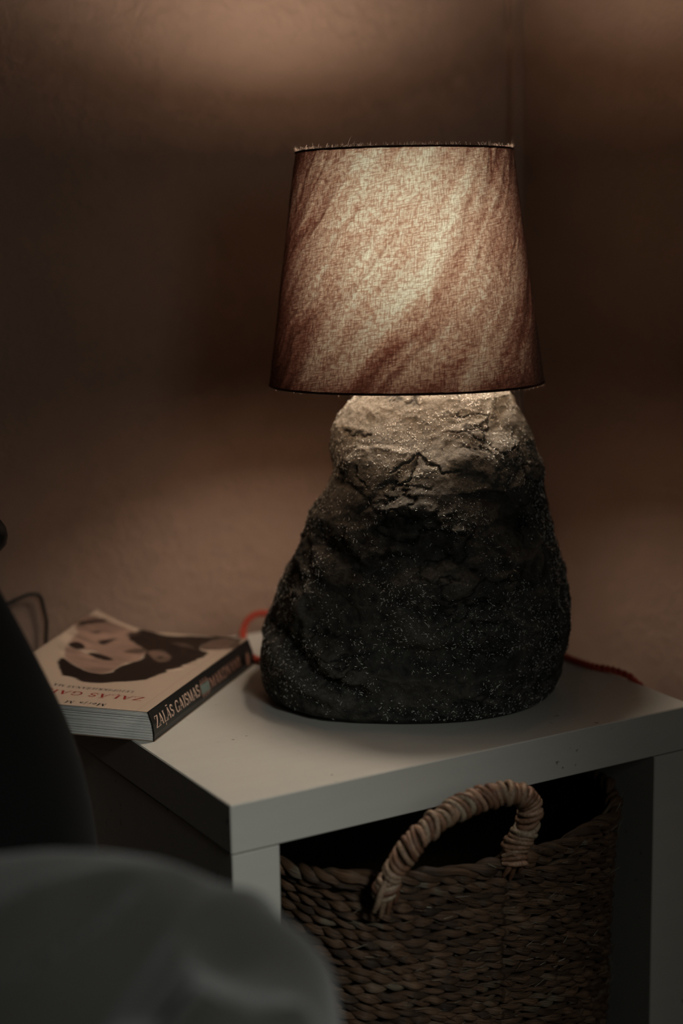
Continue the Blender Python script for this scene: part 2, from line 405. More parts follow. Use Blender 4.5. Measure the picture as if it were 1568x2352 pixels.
feat = feat + .0055*seg([(.000, .125), (.030, .126), (.045, .115)], .011)                       # pale plate, middle
feat = feat + .0040*seg([(.005, .085), (.018, .072)], .013)
feat = feat - .0050*seg([(-.005, .105), (.008, .098), (.012, .088)], .004)
feat = feat - .0060*seg([(.000, .060), (.040, .062), (.070, .056)], .006)
feat = feat + .0030*seg([(.085, .115), (.078, .098), (.090, .082), (.104, .075)], .004)
feat = feat - .0035*seg([(.100, .110), (.092, .095), (.100, .086)], .010)
feat = feat - .0035*seg([(-.045, .100), (-.020, .080), (-.02, .07)], .020)
feat = feat + .0035*seg([(-.095, .125), (-.083, .118), (-.078, .102)], .005)
feat = feat - .0040*seg([(-.062, .200), (-.050, .196), (-.055, .188)], .003)
feat = feat - .0032*seg([(-.010, .203), (-.002, .209), (.006, .211), (.012, .217), (.017, .211), (.026, .209), (.031, .202), (.045, .203)], .0010)       # torn cracks on the crown
feat = feat - .0040*seg([(-.012, .192), (.006, .200), (.012, .214)], .0012)
feat = feat - .0022*seg([(-.046, .227), (-.038, .230), (-.034, .229), (-.028, .231)], .0008)
feat = feat - .0035*seg([(-.038, .205), (-.034, .192)], .0012)
feat = feat + .0050*seg([(.050, .215), (.070, .205), (.085, .215)], .012)
feat = feat - .0060*seg([(.055, .190), (.085, .180), (.095, .160)], .018)
X, Z = X_, Z_
fine = fbm(P0*150, 4, 61)*.0007+np.abs(fbm(P0*75, 4, 66))*.0009
disp = lum+plate+ridg*.0010-crk*.0016+fine+feat
edgefade = smooth01(Z, .0, .012)*np.where(HH > .86, np.cos(np.clip((HH-.86)/.14, 0, 1)*np.pi/2)**.5, 1)
Dn = Nn*[1, 1, .6]
P1 = P0+Dn*(disp*edgefade)[..., None]
P1[..., 2] = np.maximum(P1[..., 2], .0004)
P1[0, :, 2] = .0012
pale_mask = smooth01(P0[..., 2]+fbm(P0*40, 3, 71)*.010, .165, .205)*smooth01(-Y+.02, 0, .03)  # paler tone: front of the crown, then plates, ridges and mottled patches
pale_mask = np.maximum(pale_mask*.95, .80*seg([(.000, .125), (.030, .126), (.045, .115)], .013)+.65*seg([(.005, .085), (.018, .072)], .012)+.45*seg([(-.108, .054), (-.090, .038), (-.070, .028), (-.045, .020)], .006))
pale_mask = np.maximum(pale_mask, .30*smooth01(fbm(P0*30, 4, 88), .0, .45)); pale_mask = np.maximum(pale_mask, .5*ridg+.45*seg([(-.088, .098), (-.078, .064), (-.055, .045), (-.030, .034)], .004)+.4*seg([(.085, .115), (.078, .098), (.090, .082), (.104, .075)], .003)+.35*seg([(-.095, .125), (-.083, .118), (-.078, .102), (-.080, .085)], .005))
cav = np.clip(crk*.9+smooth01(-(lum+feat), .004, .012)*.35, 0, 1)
SW = LC+P1[..., 0:1]*LAT+P1[..., 1:2]*AZ+P1[..., 2:3]*np.array([0, 0, 1.])
V = SW.reshape(-1, 3)
i = np.arange(NH-1)[:, None]; j = np.arange(NT_)[None]
F = np.stack([i*NT_+j, i*NT_+(j+1) % NT_, (i+1)*NT_+(j+1) % NT_, (i+1)*NT_+j], -1).reshape(-1, 4)
V = np.vstack([V, LC+[0, 0, .0012]]); bi = len(V)-1
me_F = F
stone = mesh('stone_body', V[:-1], F, M_STONE, lamp, True, {'pale_mask': pale_mask.ravel(), 'cav': cav.ravel()})
# base plate closing the stone
bot = SW[0]; bv = np.vstack([bot, LC+[0, 0, .0012]])
mesh('base_plate', bv, [[NT_, (k+1) % NT_, k] for k in range(NT_)], M_SOCKET, lamp)

# pale fibres strewn over the stone
GN = np.cross(np.roll(SW, -1, 1)-np.roll(SW, 1, 1), np.gradient(SW, axis=0)); GN /= np.linalg.norm(GN, axis=-1)[..., None]+1e-12
cc = SW-(LC+[0, 0, .1]); GN = np.where((np.sum(GN*cc, -1) < 0)[..., None], -GN, GN)
dens = smooth01(fbm(P0*24, 3, 101), -.35, .45)*(.25+.75*smooth01(P0[..., 1], .03, -.03))
parts = []; cnt = 0
while cnt < 7500:
    a, b = int(RNG.integers(6, NH-70)), int(RNG.integers(0, NT_))
    if RNG.random() > dens[a, b]: continue
    cnt += 1
    n = GN[a, b]; tdir = np.cross(n, RNG.normal(size=3)); tdir /= np.linalg.norm(tdir)+1e-9; sdir = np.cross(n, tdir)
    L = RNG.choice([.0005, .0010, .0018, .0028], p=[.38, .34, .20, .08])*RNG.uniform(.7, 1.3); cv = RNG.normal()*.5
    s = np.linspace(-.5, .5, 4)[:, None]
    P = SW[a, b]+n*.00025+s*L*tdir+(s*s-.1)*L*cv*sdir+(RNG.random()*.25*L*(s+.5)**2)*n
    wd = RNG.uniform(.00013, .00025)
    parts.append(tube_vf(P, wd*np.array([.6, 1, 1, .5]), 3))
Vf, Ff = join(parts)
fib = mesh('fibre_flecks', Vf, Ff, M_FIBRE, stone); tag(fib, 'pale fibre flecks stuck all over the dark stone', kind='stuff')

# shade frame (local axes: LAT, AZ, up) leaning slightly away from the bed
TILT = math.radians(3.0); SCN = LC+.003*LAT
def sh_pt(theta, v, off=0.0):
    """v 0 bottom .. 1 top; theta 0 faces the bed side"""
    r = .1145+(.0893-.1145)*v+off; z = (v-.5)*.1905
    s = r*np.sin(theta); q = -r*np.cos(theta)
    q2 = q*math.cos(TILT)+z*math.sin(TILT); z2 = z*math.cos(TILT)-q*math.sin(TILT)
    return SCN+s[..., None]*LAT+q2[..., None]*AZ+(z2+.3602)[..., None]*np.array([0, 0, 1.])
nt, nv = 400, 130
TH, VV = np.meshgrid(np.linspace(-np.pi, np.pi, nt, endpoint=False), np.linspace(0, 1, nv))
u = TH*.102; vv = VV*.1905
ca, sa = math.cos(math.radians(52)), math.sin(math.radians(52))
al = u*ca+vv*sa; ac = -u*sa+vv*ca
wr = fbm(np.stack([al*9, ac*60, 0*u], -1)+fbm(np.stack([u*20, vv*20, u*0], -1), 2, 5)[..., None]*.5, 3, 201)
wr2 = fbm(np.stack([al*20, ac*110, 0*u+4], -1), 3, 207)
ridge = (1-np.abs(wr)*3.0).clip(0, 1)**2
cre = (1-np.abs(fbm(np.stack([al*7+2, ac*30, 0*u+9], -1)+fbm(np.stack([u*25, vv*25, u*0], -1), 2, 6)[..., None]*.35, 2, 211))*7).clip(0, 1)**1.5
thick = .93+.30*wr+.24*wr2+.10*ridge+.24*cre-.34*smooth01(-VV, -.50, -.12)-.16*smooth01(-TH, .35, 1.2)  # folds and slubs, plus glow falloff painted in towards bottom and left
flap = np.radians(49)-.14*(1-VV)*2+.05*vnoise(np.stack([vv*25, u*0, u*0], -1), 3)
inflap = smooth01(TH, flap-.012, flap+.012)*smooth01(VV, .28+.2*vnoise(np.stack([u*40, u*0, u*0], -1), 9), .42)*smooth01(-TH, -1.9, -1.7)
thick *= 1-.05*inflap
seamline = np.exp(-((TH-(np.radians(50)-.06*(1-VV)*4))/.012)**2)*smooth01(VV, .80, .97)
thick *= 1-.6*seamline
thick *= 1-.35*np.exp(-((VV-.0)/.05)**2)-.15*np.exp(-((1-VV)/.02)**2)
thick = np.clip(thick, .05, 1.2)
Ps = sh_pt(TH, VV, .0007*wr+.0004*wr2+.0006*ridge)
V = Ps.reshape(-1, 3)
i = np.arange(nv-1)[:, None]; j = np.arange(nt)[None]
F = np.stack([i*nt+j, i*nt+(j+1) % nt, (i+1)*nt+(j+1) % nt, (i+1)*nt+j], -1).reshape(-1, 4)
cloth = np.stack([u, vv, 0*u], -1); skew = np.stack([u-.05*vv, vv-.16*u+.0*u, .05*ac], -1)
shade = mesh('lamp_shade', V, F, M_SHADE, lamp, True, {'thick': thick.ravel(), 'cloth': cloth.reshape(-1, 3), 'skew': skew.reshape(-1, 3)})
tag(shade, 'glowing brown linen drum shade, wrinkled')
tt = np.linspace(-np.pi, np.pi, 160, endpoint=False)
for v, r in ((0.0, .0010), (1.0, .0009)):
    P = sh_pt(tt, np.full_like(tt, v)); Vr, Fr = tube_vf(P, r, 8, True)
    mesh('shade_ring', Vr, Fr, M_RIM, shade, True)
# frayed threads along both rims
for v, nf, hgt in ((1.0, 900, .0028), (0.0, 420, .0016)):
    parts = []
    for k in range(nf):
        a = RNG.uniform(-np.pi, np.pi); p = sh_pt(np.array(a), np.array(v), RNG.normal()*.0005)
        h = hgt*RNG.uniform(.3, 1.0)*(2.2 if RNG.random() < .03 else 1); sg = 1 if v > .5 else -1
        dirv = np.array([RNG.normal()*.4, RNG.normal()*.4, sg*1.0]); q = np.linspace(0, 1, 3)[:, None]
        P = p+[0, 0, sg*.0009]+q*h*dirv+q*q*h*RNG.normal(size=3)*.35
        parts.append(tube_vf(P, RNG.uniform(.00008, .00018)*np.array([1, .9, .5]), 3))
    Vr, Fr = join(parts); tag(mesh('frayed_threads', Vr, Fr, M_FRAY, shade), kind='stuff')
# socket, neck, bulb, shade carrier
def lathe(name, prof_, c, mat, parent, seg=32, smooth=True):
    pr = np.array(prof_); a = np.linspace(0, 2*np.pi, seg, endpoint=False)
    V = np.stack([c[0]+pr[:, 0:1]*np.cos(a), c[1]+pr[:, 0:1]*np.sin(a), np.repeat(pr[:, 1:2], seg, 1)], -1).reshape(-1, 3)
    n = len(pr); i = np.arange(n-1)[:, None]; j = np.arange(seg)[None]
    F = np.stack([i*seg+j, i*seg+(j+1) % seg, (i+1)*seg+(j+1) % seg, (i+1)*seg+j], -1).reshape(-1, 4)
    return mesh(name, V, F, mat, parent, smooth)
BC = SCN[:2]+AZ[:2]*.004+LAT[:2]*.006
sock = lathe('socket', [(.0001, .262), (.009, .262), (.009, .276), (.017, .280), (.017, .318), (.0185, .320), (.0185, .326), (.015, .328), (.0001, .328)], BC, M_SOCKET, lamp)
bp = [(.013, .328), (.0135, .335)]+[(.013+.017*math.sin(x*math.pi/2),   .340+.048*x) for x in np.linspace(0.1, .9, 8)]+[(.030*math.cos(x), .392+.030*math.sin(x)) for x in np.linspace(0, math.pi/2-.02, 10)]
lathe('light_bulb', bp, BC, M_BULB, lamp, 24)
for k in range(3):
    a = np.array(-2.6+k*2.0944+.5)
    q = sh_pt(a, np.array(.0)); s0 = np.array([BC[0], BC[1], .300]); dr = q-s0; dr /= np.linalg.norm(dr)
    Vr, Fr = tube_vf(np.array([s0+dr*.017, s0+(q-s0)*.5+[0, 0, .002], q]), .0009, 6); mesh('shade_spoke', Vr, Fr, M_METAL, lamp, True)
# twisted red cord: leaves the stone at its left foot, loops behind, and reappears along the right edge
cp = [(.205, .285, .020), (.1935, .299, .007), (.1829, .3050, .0042), (.1860, .3346, .0042), (.1985, .3650, .0050), (.2100, .3880, .0085), (.2185, .3960, .0150), (.2300, .4005, .0187), (.2450, .4020, .0170), (.2750, .3990, .0090), (.3200, .3920, .0045), (.3700, .3700, .0042), (.4050, .3200, .0042), (.4180, .2500, .0042), (.4195, .1900, .0042), (.4200, .1500, .0042), (.4215, .1250, .0042), (.4290, .1000, .0044), (.4380, .0850, -.003), (.4430, .0820, -.030), (.4440, .1000, -.20), (.4440, .2000, -.5)]
cl = spline(cp, 1500)
T = np.gradient(cl, axis=0); T /= np.linalg.norm(T, axis=1)[:, None]
N = np.cross(T, [0.13, .21, .97]); N /= np.linalg.norm(N, axis=1)[:, None]; B = np.cross(T, N)
sl = np.r_[0, np.cumsum(np.linalg.norm(np.diff(cl, axis=0), axis=1))]
parts = []
for ph in (0, np.pi):
    a = sl/.011*2*np.pi+ph; parts.append(tube_vf(cl+.00155*(np.cos(a)[:, None]*N+np.sin(a)[:, None]*B), .0019, 6))
Vr, Fr = join(parts); tag(mesh('power_cord', Vr, Fr, M_CORD, lamp, True), 'twisted red cloth cord looping behind the stone')

# ------------------------------------------------------------ paperback
E1 = np.array([.74616702, .66575879, 0]); E2 = np.array([-E1[1], E1[0], 0]); BO = np.array([.01279674, .15926632, 0])
BL, BT, BW = .2215, .0243, .150
book = empty('paperback_book', (BO[0], BO[1], 0), 'thick paperback with black spine and sepia portrait cover, lying beside the lamp', 'book')
def bk(a, b, z): return BO+a*E1+b*E2+np.array([0, 0, z])
def lift(a, b):
    k = np.clip((b-.085)/.065, 0, None); return k*k*(.0095+.0085*np.clip(a/.22, 0, 1.1)**1.5)
ART=[
(0.012, [(0.1125, 0.1443), (0.0988, 0.1244), (0.0905, 0.1031), (0.0863, 0.0842), (0.0913, 0.074), (0.1066, 0.0769), (0.1218, 0.0726), (0.1326, 0.0676), (0.145, 0.066), (0.1679, 0.0821), (0.184, 0.0982), (0.1881, 0.112), (0.1967, 0.119), (0.2136, 0.1147), (0.2256, 0.1096), (0.2233, 0.098), (0.2121, 0.0796), (0.2129, 0.0666), (0.2194, 0.0515), (0.217, 0.0403), (0.2269, 0.0222), (0.2168, 0.0109), (0.2089, 0.002), (0.2032, 0.0042), (0.2218, 0.0217), (0.1958, 0.033), (0.1785, 0.0316), (0.1701, 0.0167), (0.158, 0.0161), (0.1449, 0.0205), (0.1256, 0.0222), (0.1102, 0.0282), (0.0997, 0.0333), (0.0807, 0.0373), (0.0735, 0.0477), (0.0677, 0.0615), (0.0599, 0.0743), (0.0625, 0.0894), (0.0701, 0.1029), (0.0701, 0.1113), (0.0681, 0.1188), (0.1024, 0.1464)]),
(0.42, [(0.2034, 0.1753), (0.2861, 0.1814), (0.2204, 0.1194), (0.2068, 0.1206), (0.1906, 0.1326), (0.1836, 0.1594)]),
(0.55, [(0.2013, 0.1727), (0.1907, 0.1523), (0.1952, 0.1348), (0.2187, 0.1262), (0.2208, 0.118), (0.1951, 0.1152), (0.182, 0.0958), (0.1648, 0.0749), (0.1351, 0.0673), (0.1211, 0.0752), (0.1256, 0.0944), (0.1465, 0.1262), (0.1394, 0.1344), (0.1478, 0.1593), (0.1759, 0.1691)]),
(0.5, [(0.1427, 0.1597), (0.1377, 0.1409), (0.1324, 0.1237), (0.1236, 0.102), (0.1315, 0.09), (0.1309, 0.074), (0.1156, 0.0783), (0.0953, 0.0759), (0.0869, 0.0817), (0.0894, 0.0984), (0.0995, 0.1218), (0.1104, 0.1432)]),
(1.0, [(0.1446, 0.1718), (0.2034, 0.1753), (0.1833, 0.1607), (0.1522, 0.1616), (0.1101, 0.1445)]),
(0.02, [(0.148, 0.1587), (0.1588, 0.1559), (0.1567, 0.1445), (0.1459, 0.1377), (0.1377, 0.1409), (0.1397, 0.1522)]),
(0.02, [(0.1355, 0.1303), (0.1402, 0.1217), (0.1353, 0.1033), (0.1294, 0.089), (0.1234, 0.0934), (0.1244, 0.1082)]),
(0.03, [(0.1688, 0.137), (0.181, 0.1295), (0.1881, 0.1179), (0.1725, 0.1225), (0.1631, 0.1239)]),
(0.02, [(0.2143, 0.1746), (0.2339, 0.1734), (0.2431, 0.1592), (0.2362, 0.1536), (0.2227, 0.1633), (0.2078, 0.1683)]),
(0.12, [(0.19, 0.1549), (0.2018, 0.1501), (0.2009, 0.1436), (0.1898, 0.1457)]),
(0.2, [(0.1543, 0.0962), (0.1701, 0.0831), (0.161, 0.0703), (0.1493, 0.0737), (0.1503, 0.0886)]),
(0.1, [(0.199, 0.12), (0.2129, 0.1174), (0.216, 0.1053), (0.2048, 0.1077)]),
(0.25, [(0.1629, 0.0726), (0.1685, 0.0606), (0.1527, 0.0458), (0.1417, 0.0418), (0.1299, 0.0451), (0.1381, 0.0558), (0.1559, 0.0709)]),
(0.03, [(0.1485, 0.0583), (0.1502, 0.0518), (0.1441, 0.0492), (0.1419, 0.0539)]),
(0.16, [(0.1922, 0.0665), (0.1924, 0.0461), (0.1778, 0.0342), (0.1744, 0.0285), (0.1842, 0.0485)]),
(0.2, [(0.1958, 0.033), (0.2218, 0.0217), (0.2048, -0.0017), (0.1899, -0.0025), (0.1767, 0.0194), (0.1808, 0.0326)]),
(0.02, [(0.2255, 0.0216), (0.2173, 0.0053), (0.2117, 0.001), (0.2122, 0.0091)]),
(0.95, [(0.1111, 0.0334), (0.1188, 0.0215), (0.1176, 0.0174), (0.1062, 0.0292)]),
(0.95, [(0.127, 0.0256), (0.1385, 0.0178), (0.135, 0.0129), (0.1233, 0.0185)]),
]
INK = [(1.0, (.50, .385, .295))]
def in_poly(x, y, P):
    c = np.zeros(x.shape, bool); n = len(P)
    for k in range(n):
        x0, y0 = P[k]; x1, y1 = P[(k+1) % n]
        if y0 == y1: continue
        m = ((y0 > y) != (y1 > y)) & (x < (x1-x0)*(y-y0)/(y1-y0)+x0); c ^= m
    return c
na, nb = 340, 240
A, Bq = np.meshgrid(np.linspace(0, BL, na), np.linspace(0, BW, nb), indexing='ij')
# where the traced print lies once the lifted leaf is flattened
def remap(P):
    out = []
    for a, b in P:
        if b > .09:
            k = min((b-.09)/.085, 1.1); b2 = .09+(b-.09)*.70; a = a-k*k*.79*a*a; b = b2
        out.append((a, b))
    if len(out) >= 5:  # round the traced corners
        Q = np.array(out)
        for _ in range(2): Q = np.stack([Q*.75+np.roll(Q, -1, 0)*.25, Q*.25+np.roll(Q, -1, 0)*.75], 1).reshape(-1, 2)
        out = [tuple(q) for q in Q]
    return out
cream = np.array([.37, .285, .22]); tint = np.ones(A.shape+(3,))*cream
wob = fbm(np.stack([A*160, Bq*160, A*0], -1), 3, 7)*.0016; wob2 = fbm(np.stack([A*160, Bq*160, A*0+5], -1), 3, 8)*.0016
sub = [(0, 0)]+[(r*math.cos(q*.785+r*900), r*math.sin(q*.785+r*900)) for r in (.0005, .0010, .0015) for q in range(8)]
skin = np.array([.27, .17, .13]); darkc = np.array([.006, .003, .0025])
for tone, P in ART:
    P = remap(P); cov = sum(in_poly(A+wob+dx, Bq+wob2+dy, P).astype(float) for dx, dy in sub)/len(sub)
    if tone >= .9: col = cream*1.1
    else: col = darkc+(skin-darkc)*min(1, tone*1.6)
    col = col*(1+.45*fbm(np.stack([A*120, Bq*45, A*0], -1), 4, 17))[..., None]
    tint = tint*(1-cov[..., None])+col*cov[..., None]
Z = BT+lift(A, Bq)
Vt = BO+A[..., None]*E1+(Bq+.0042)[..., None]*E2+Z[..., None]*np.array([0, 0, 1.])
i = np.arange(na-1)[:, None]; j = np.arange(nb-1)[None]
Ft = np.stack([i*nb+j, (i+1)*nb+j, (i+1)*nb+j+1, i*nb+j+1], -1).reshape(-1, 4)
# thickness of the card
Vb = Vt.reshape(-1, 3)-[0, 0, .0003]; nvv = len(Vb)
bd = [k for k in range(nb)]+[k*nb+nb-1 for k in range(1, na)]+[(na-1)*nb+k for k in range(nb-2, -1, -1)]+[k*nb for k in range(na-2, 0, -1)]
Fs = np.array([[bd[k], bd[(k+1) % len(bd)], bd[(k+1) % len(bd)]+nvv, bd[k]+nvv] for k in range(len(bd))])
cover = mesh('front_cover', np.vstack([Vt.reshape(-1, 3), Vb]), np.vstack([Ft, Ft[:, ::-1]+nvv, Fs]), M_COVER, book, True, {'tint': np.vstack([tint.reshape(-1, 3)]*2)})
tag(cover, 'cream front cover with a sepia portrait printed upside down to the viewer, fore corner curling up')
def prism(name, sec, a0, a1, mat, parent, na=2):
    """extrude closed section (b,z) along the spine direction"""
    sec = np.array(sec); n = len(sec); A_ = np.linspace(a0, a1, na); V = []
    for a in A_: V += [bk(a, b, z) for b, z in sec]
    F = [[k*n+j, k*n+(j+1) % n, (k+1)*n+(j+1) % n, (k+1)*n+j] for k in range(na-1) for j in range(n)]
    F += [list(range(n))[::-1], [(na-1)*n+j for j in range(n)]]
    return fixn(mesh(name, np.array(V), F, mat, parent))
spine = prism('spine', [(0, .0002), (-.0006, .006), (.0004, .014), (.0030, .021), (.0042, BT), (.0050, BT), (.0036, .021), (.0010, .014), (.0002, .006), (.0008, .0002)], 0, BL, M_BLACKCOVER, book, 2)
tag(spine, 'black spine with pale title lettering')
prism('back_cover', [(-.0004, 0), (BW-.004, 0), (BW-.004, .0004), (-.0004, .0004)], 0, BL, M_BACK, book)
# page block made of bundles of leaves, each a little out of line
nl = 30; zs = np.linspace(.0006, BT-.0005, nl+1); parts, parts2 = [], []
for k in range(nl):
    z0, z1 = zs[k], zs[k+1]-(.00018 if k % 3 == 2 else .00004); zc = (z0+z1)/2
    b0 = .0012+.0040*(zc/BT)**1.6+random.uniform(0, .0003); o0 = .0010+random.uniform(-.0005, .0005)
    V = [bk(a, b, z) for a in (o0, BL-.001+random.uniform(-.0004, .0004)) for b, z in ((b0, z0), (BW-.006, z0), (BW-.006, z1), (b0, z1))]
    Fq = [[0, 1, 2, 3], [4, 5, 6, 7], [0, 1, 5, 4], [1, 2, 6, 5], [2, 3, 7, 6], [3, 0, 4, 7]]
    (parts if k % 3 != 1 else parts2).append((np.array(V), np.array(Fq)))
for pp, mm in ((parts, M_PAPER), (parts2, M_PAPER2)):
    V, F = join(pp); fixn(tag(mesh('page_block', V, F, mm, book), kind='stuff'))

# serif letters drawn as strokes: (polyline, width)
def arc(cx, cy, rx, ry, a0, a1, n=12):
    return [(cx+rx*math.cos(math.radians(a)), cy+ry*math.sin(math.radians(a))) for a in np.linspace(a0, a1, n)]
TK, TN = .15, .06
def SB(x, y, w=.26): return ([(x-w/2, y), (x+w/2, y)], .05)
G = {
 'Z': (.66, [([(.08, .97), (.62, .97)], TN), ([(.58, .96), (.08, .04)], TK), ([(.05, .03), (.64, .03)], TN), ([(.08, .97), (.07, .78)], TN), ([(.64, .03), (.66, .24)], TN)]),
 'A': (.74, [([(.08, .02), (.36, .99)], TN), ([(.37, .99), (.62, .02)], TK), ([(.18, .34), (.52, .34)], TN), SB(.08, .025), SB(.63, .025)]),
 'L': (.60, [([(.16, 0), (.16, 1)], TK), ([(.16, .03), (.56, .03)], TN), ([(.57, .02), (.60, .28)], TN), SB(.16, .975, .30), SB(.14, .025, .2)]),
 'S': (.54, [(arc(.27, .745, .19, .225, 20, 270)+arc(.27, .27, .20, .245, 90, -160)[1:], .12), ([(.46, .97), (.46, .74)], TN), ([(.07, .03), (.07, .27)], TN)]),
 'G': (.76, [(arc(.40, .5, .33, .47, 45, 330), .12), ([(.63, .02), (.63, .42)], .13), SB(.62, .43, .28), ([(.62, .97), (.62, .72)], TN)]),
 'I': (.34, [([(.17, 0), (.17, 1)], TK), SB(.17, .025, .3), SB(.17, .975, .3)]),
 'M': (.92, [([(.13, .02), (.15, .98)], TN), ([(.17, .98), (.45, .05)], TK), ([(.45, .05), (.75, .98)], TN), ([(.78, 0), (.76, 1)], TK), SB(.13, .025, .24), SB(.79, .025, .28), SB(.12, .975, .2), SB(.80, .975, .2)]),
 'K': (.72, [([(.15, 0), (.15, 1)], TK), ([(.20, .42), (.60, .97)], TN), ([(.30, .55), (.64, .02)], TK), SB(.15, .025, .28), SB(.15, .975, .28), SB(.60, .975, .24), SB(.64, .025, .24)]),
 'O': (.76, [(arc(.38, .5, .31, .475, 0, 360, 22), .12)]),
 'N': (.78, [([(.14, 0), (.14, .98)], TN), ([(.14, .98), (.64, .04)], TK), ([(.64, .02), (.64, 1)], TN), SB(.14, .025, .24), SB(.64, .975, .24), SB(.10, .975, .18)]),
 'E': (.62, [([(.15, 0), (.15, 1)], TK), ([(.15, .97), (.55, .97)], TN), ([(.15, .52), (.45, .52)], TN), ([(.15, .03), (.57, .03)], TN), ([(.55, .97), (.55, .78)], TN), ([(.58, .02), (.60, .25)], TN), SB(.12, .975, .14), SB(.12, .025, .14)]),
 'J': (.44, [([(.26, 1), (.26, .15), (.20, -.02), (.08, -.08)], TK), SB(.26, .975, .28)]),
 'U': (.76, [([(.15, .98), (.15, .30)]+arc(.37, .28, .22, .25, 180, 355, 9)+[(.60, .98)], .11), SB(.15, .975, .28), SB(.60, .975, .24)]),
 'P': (.60, [([(.15, 0), (.15, 1)], TK), (([(.15, .97)]+arc(.30, .73, .22, .24, 90, -90, 9)+[(.15, .49)]), .09), SB(.15, .025, .28), SB(.13, .975, .2)]),
 'R': (.70, [([(.15, 0), (.15, 1)], TK), (([(.15, .97)]+arc(.30, .74, .20, .23, 90, -90, 9)+[(.15, .51)]), .09), ([(.34, .50), (.60, .03)], TK), SB(.15, .025, .28), SB(.13, .975, .2), SB(.62, .025, .18)]),
 'e': (.46, [(arc(.24, .30, .17, .29, 0, 320, 14), .08), ([(.07, .32), (.41, .32)], TN)]),
 'r': (.38, [([(.14, 0), (.14, .60)], .11), (arc(.26, .42, .12, .18, 160, 40, 6), .08), SB(.14, .02, .22)]),
 'j': (.28, [([(.16, .60), (.16, -.12), (.04, -.24)], .10), ([(.16, .82), (.16, .92)], .11)]),
 'a': (.46, [(arc(.21, .20, .14, .18, 60, 400, 12), .07), ([(.36, .02), (.35, .42), (.24, .58), (.09, .50)], .09)]),
 ' ': (.30, []),
}
def macron(w): return ([(w/2-.17, 1.16), (w/2+.17, 1.16)], .07)
G['Ā'] = (G['A'][0], G['A'][1]+[macron(.72)]); G['Ļ'] = (G['L'][0], G['L'][1]+[([(.32, -.10), (.28, -.30)], .09)])
G['Š'] = (G['S'][0], G['S'][1]+[([(.12, 1.26), (.27, 1.10), (.42, 1.26)], .06)])
def text_mesh(name, txt, x0, x1, height, place, mat, parent, track=.03):
    adv = sum(G[c][0]+track for c in txt)-track; sx = (x1-x0)/adv; V, F = [], []; pen = 0
    for ch in txt:
        for P, wd in G[ch][1]:
            P = np.array(P, float)
            if len(P) < 6: P = np.array([P[i]+(P[i+1]-P[i])*q for i in range(len(P)-1) for q in np.linspace(0, 1, 6)[:-1]]+[P[-1]])
            T = np.gradient(P, axis=0); T /= np.linalg.norm(T, axis=1)[:, None]+1e-9
            n = np.stack([-T[:, 1], T[:, 0]], 1)*wd/2; b = len(V)
            for p, q in zip(P, n):
                for s in (1, -1): V.append(place(x0+(pen+p[0]+s*q[0])*sx, (p[1]+s*q[1])*height))
            for k in range(len(P)-1): F.append([b+2*k, b+2*k+1, b+2*k+3, b+2*k+2])
        pen += G[ch][0]+track
    return mesh(name, np.array(V), F, mat, parent)
def pl_cover(e1b):
    def f(x, y):
        a, b = e1b-y, x; return bk(a-.0015, b+.0042, BT+lift(a, b)+.00012)
    return f
text_mesh('title_lettering', 'ZAĻĀS GAISMAS', .0176, .1400, .0095, pl_cover(.0364), M_INKRED, cover, .09)
text_mesh('subtitle_lettering', 'LEJUPSKRIEŠANAS MĀ', .0335, .1060, .0050, pl_cover(.0500), M_INKDARK, cover, .10)
text_mesh('author_lettering', 'Merja M', .0405, .0765, .0062, pl_cover(.0124), M_INKDARK, cover, .10)
box_l = mesh('hinge_crease', np.array([bk(a, .0042+b, BT+.00008) for a in (.0, BL) for b in (.0100, .0104)]), [[0, 1, 3, 2]], M_BACK, cover)
def spb(z): return float(np.interp(z, [0, .006, .014, .021, BT], [0, -.0006, .0004, .0030, .0042]))
def pl_spine(z0):
    def f(x, y):
        z = z0+y; return bk(x, spb(z)-(.00025 if z0 else .0008), z)
    return f
text_mesh('spine_title', 'ZAĻĀS GAISMAS', .0050, .0960, .0094, pl_spine(.0095), M_SPINEWHITE, spine, .05)
text_mesh('spine_title', 'MAKONAMI', .1195, .1900, .0090, pl_spine(.0083), M_PINK, spine, .04)
def sp_poly(name, P, mat):
    V = []; F = []
    for poly in P:
        b = len(V); V += [pl_spine(0)(x, z) for x, z in poly]; F.append(list(range(b, len(V))))
    return mesh(name, np.array(V), F, mat, spine)
em = [(.0985, .0105), (.0995, .0088), (.1072, .0092), (.1150, .0086), (.1160, .0105), (.1162, .0150), (.1155, .0170), (.1075, .0164), (.0995, .0172), (.0983, .0150)]
sp_poly('spine_emblem', [em], M_TEAL)
sr_ = []
for k in range(3):
    x = .0992+k*.0056
    for zb, sg in ((.0175, 1), (.0084, -1)):
        z1 = zb+sg*.0034
        sr_.append([(x, zb), (x+.0008, zb), (x+.0026, z1), (x+.0022, z1)]); sr_.append([(x+.0050, zb), (x+.0042, zb), (x+.0022, z1), (x+.0026, z1)])
for (x0, x1, z0, z1) in ((.0980, .1166, .0174, .0178), (.0980, .1166, .0080, .0084), (.0974, .0980, .0086, .0172), (.1166, .1172, .0086, .0172)):
    sr_.append([(x0, z0), (x1, z0), (x1, z1), (x0, z1)])
sp_poly('spine_emblem_border', sr_, M_PINK)
sp_poly('publisher_mark', [[(.2062+.0042*math.cos(a), .0098+.0062*math.sin(a)) for a in np.linspace(0, 2*math.pi, 20, endpoint=False)]], M_PINK)
sp_poly('spine_foot_line', [[(.0, .0006), (BL, .0006), (BL, .0012), (.0, .0012)]], M_BACK)

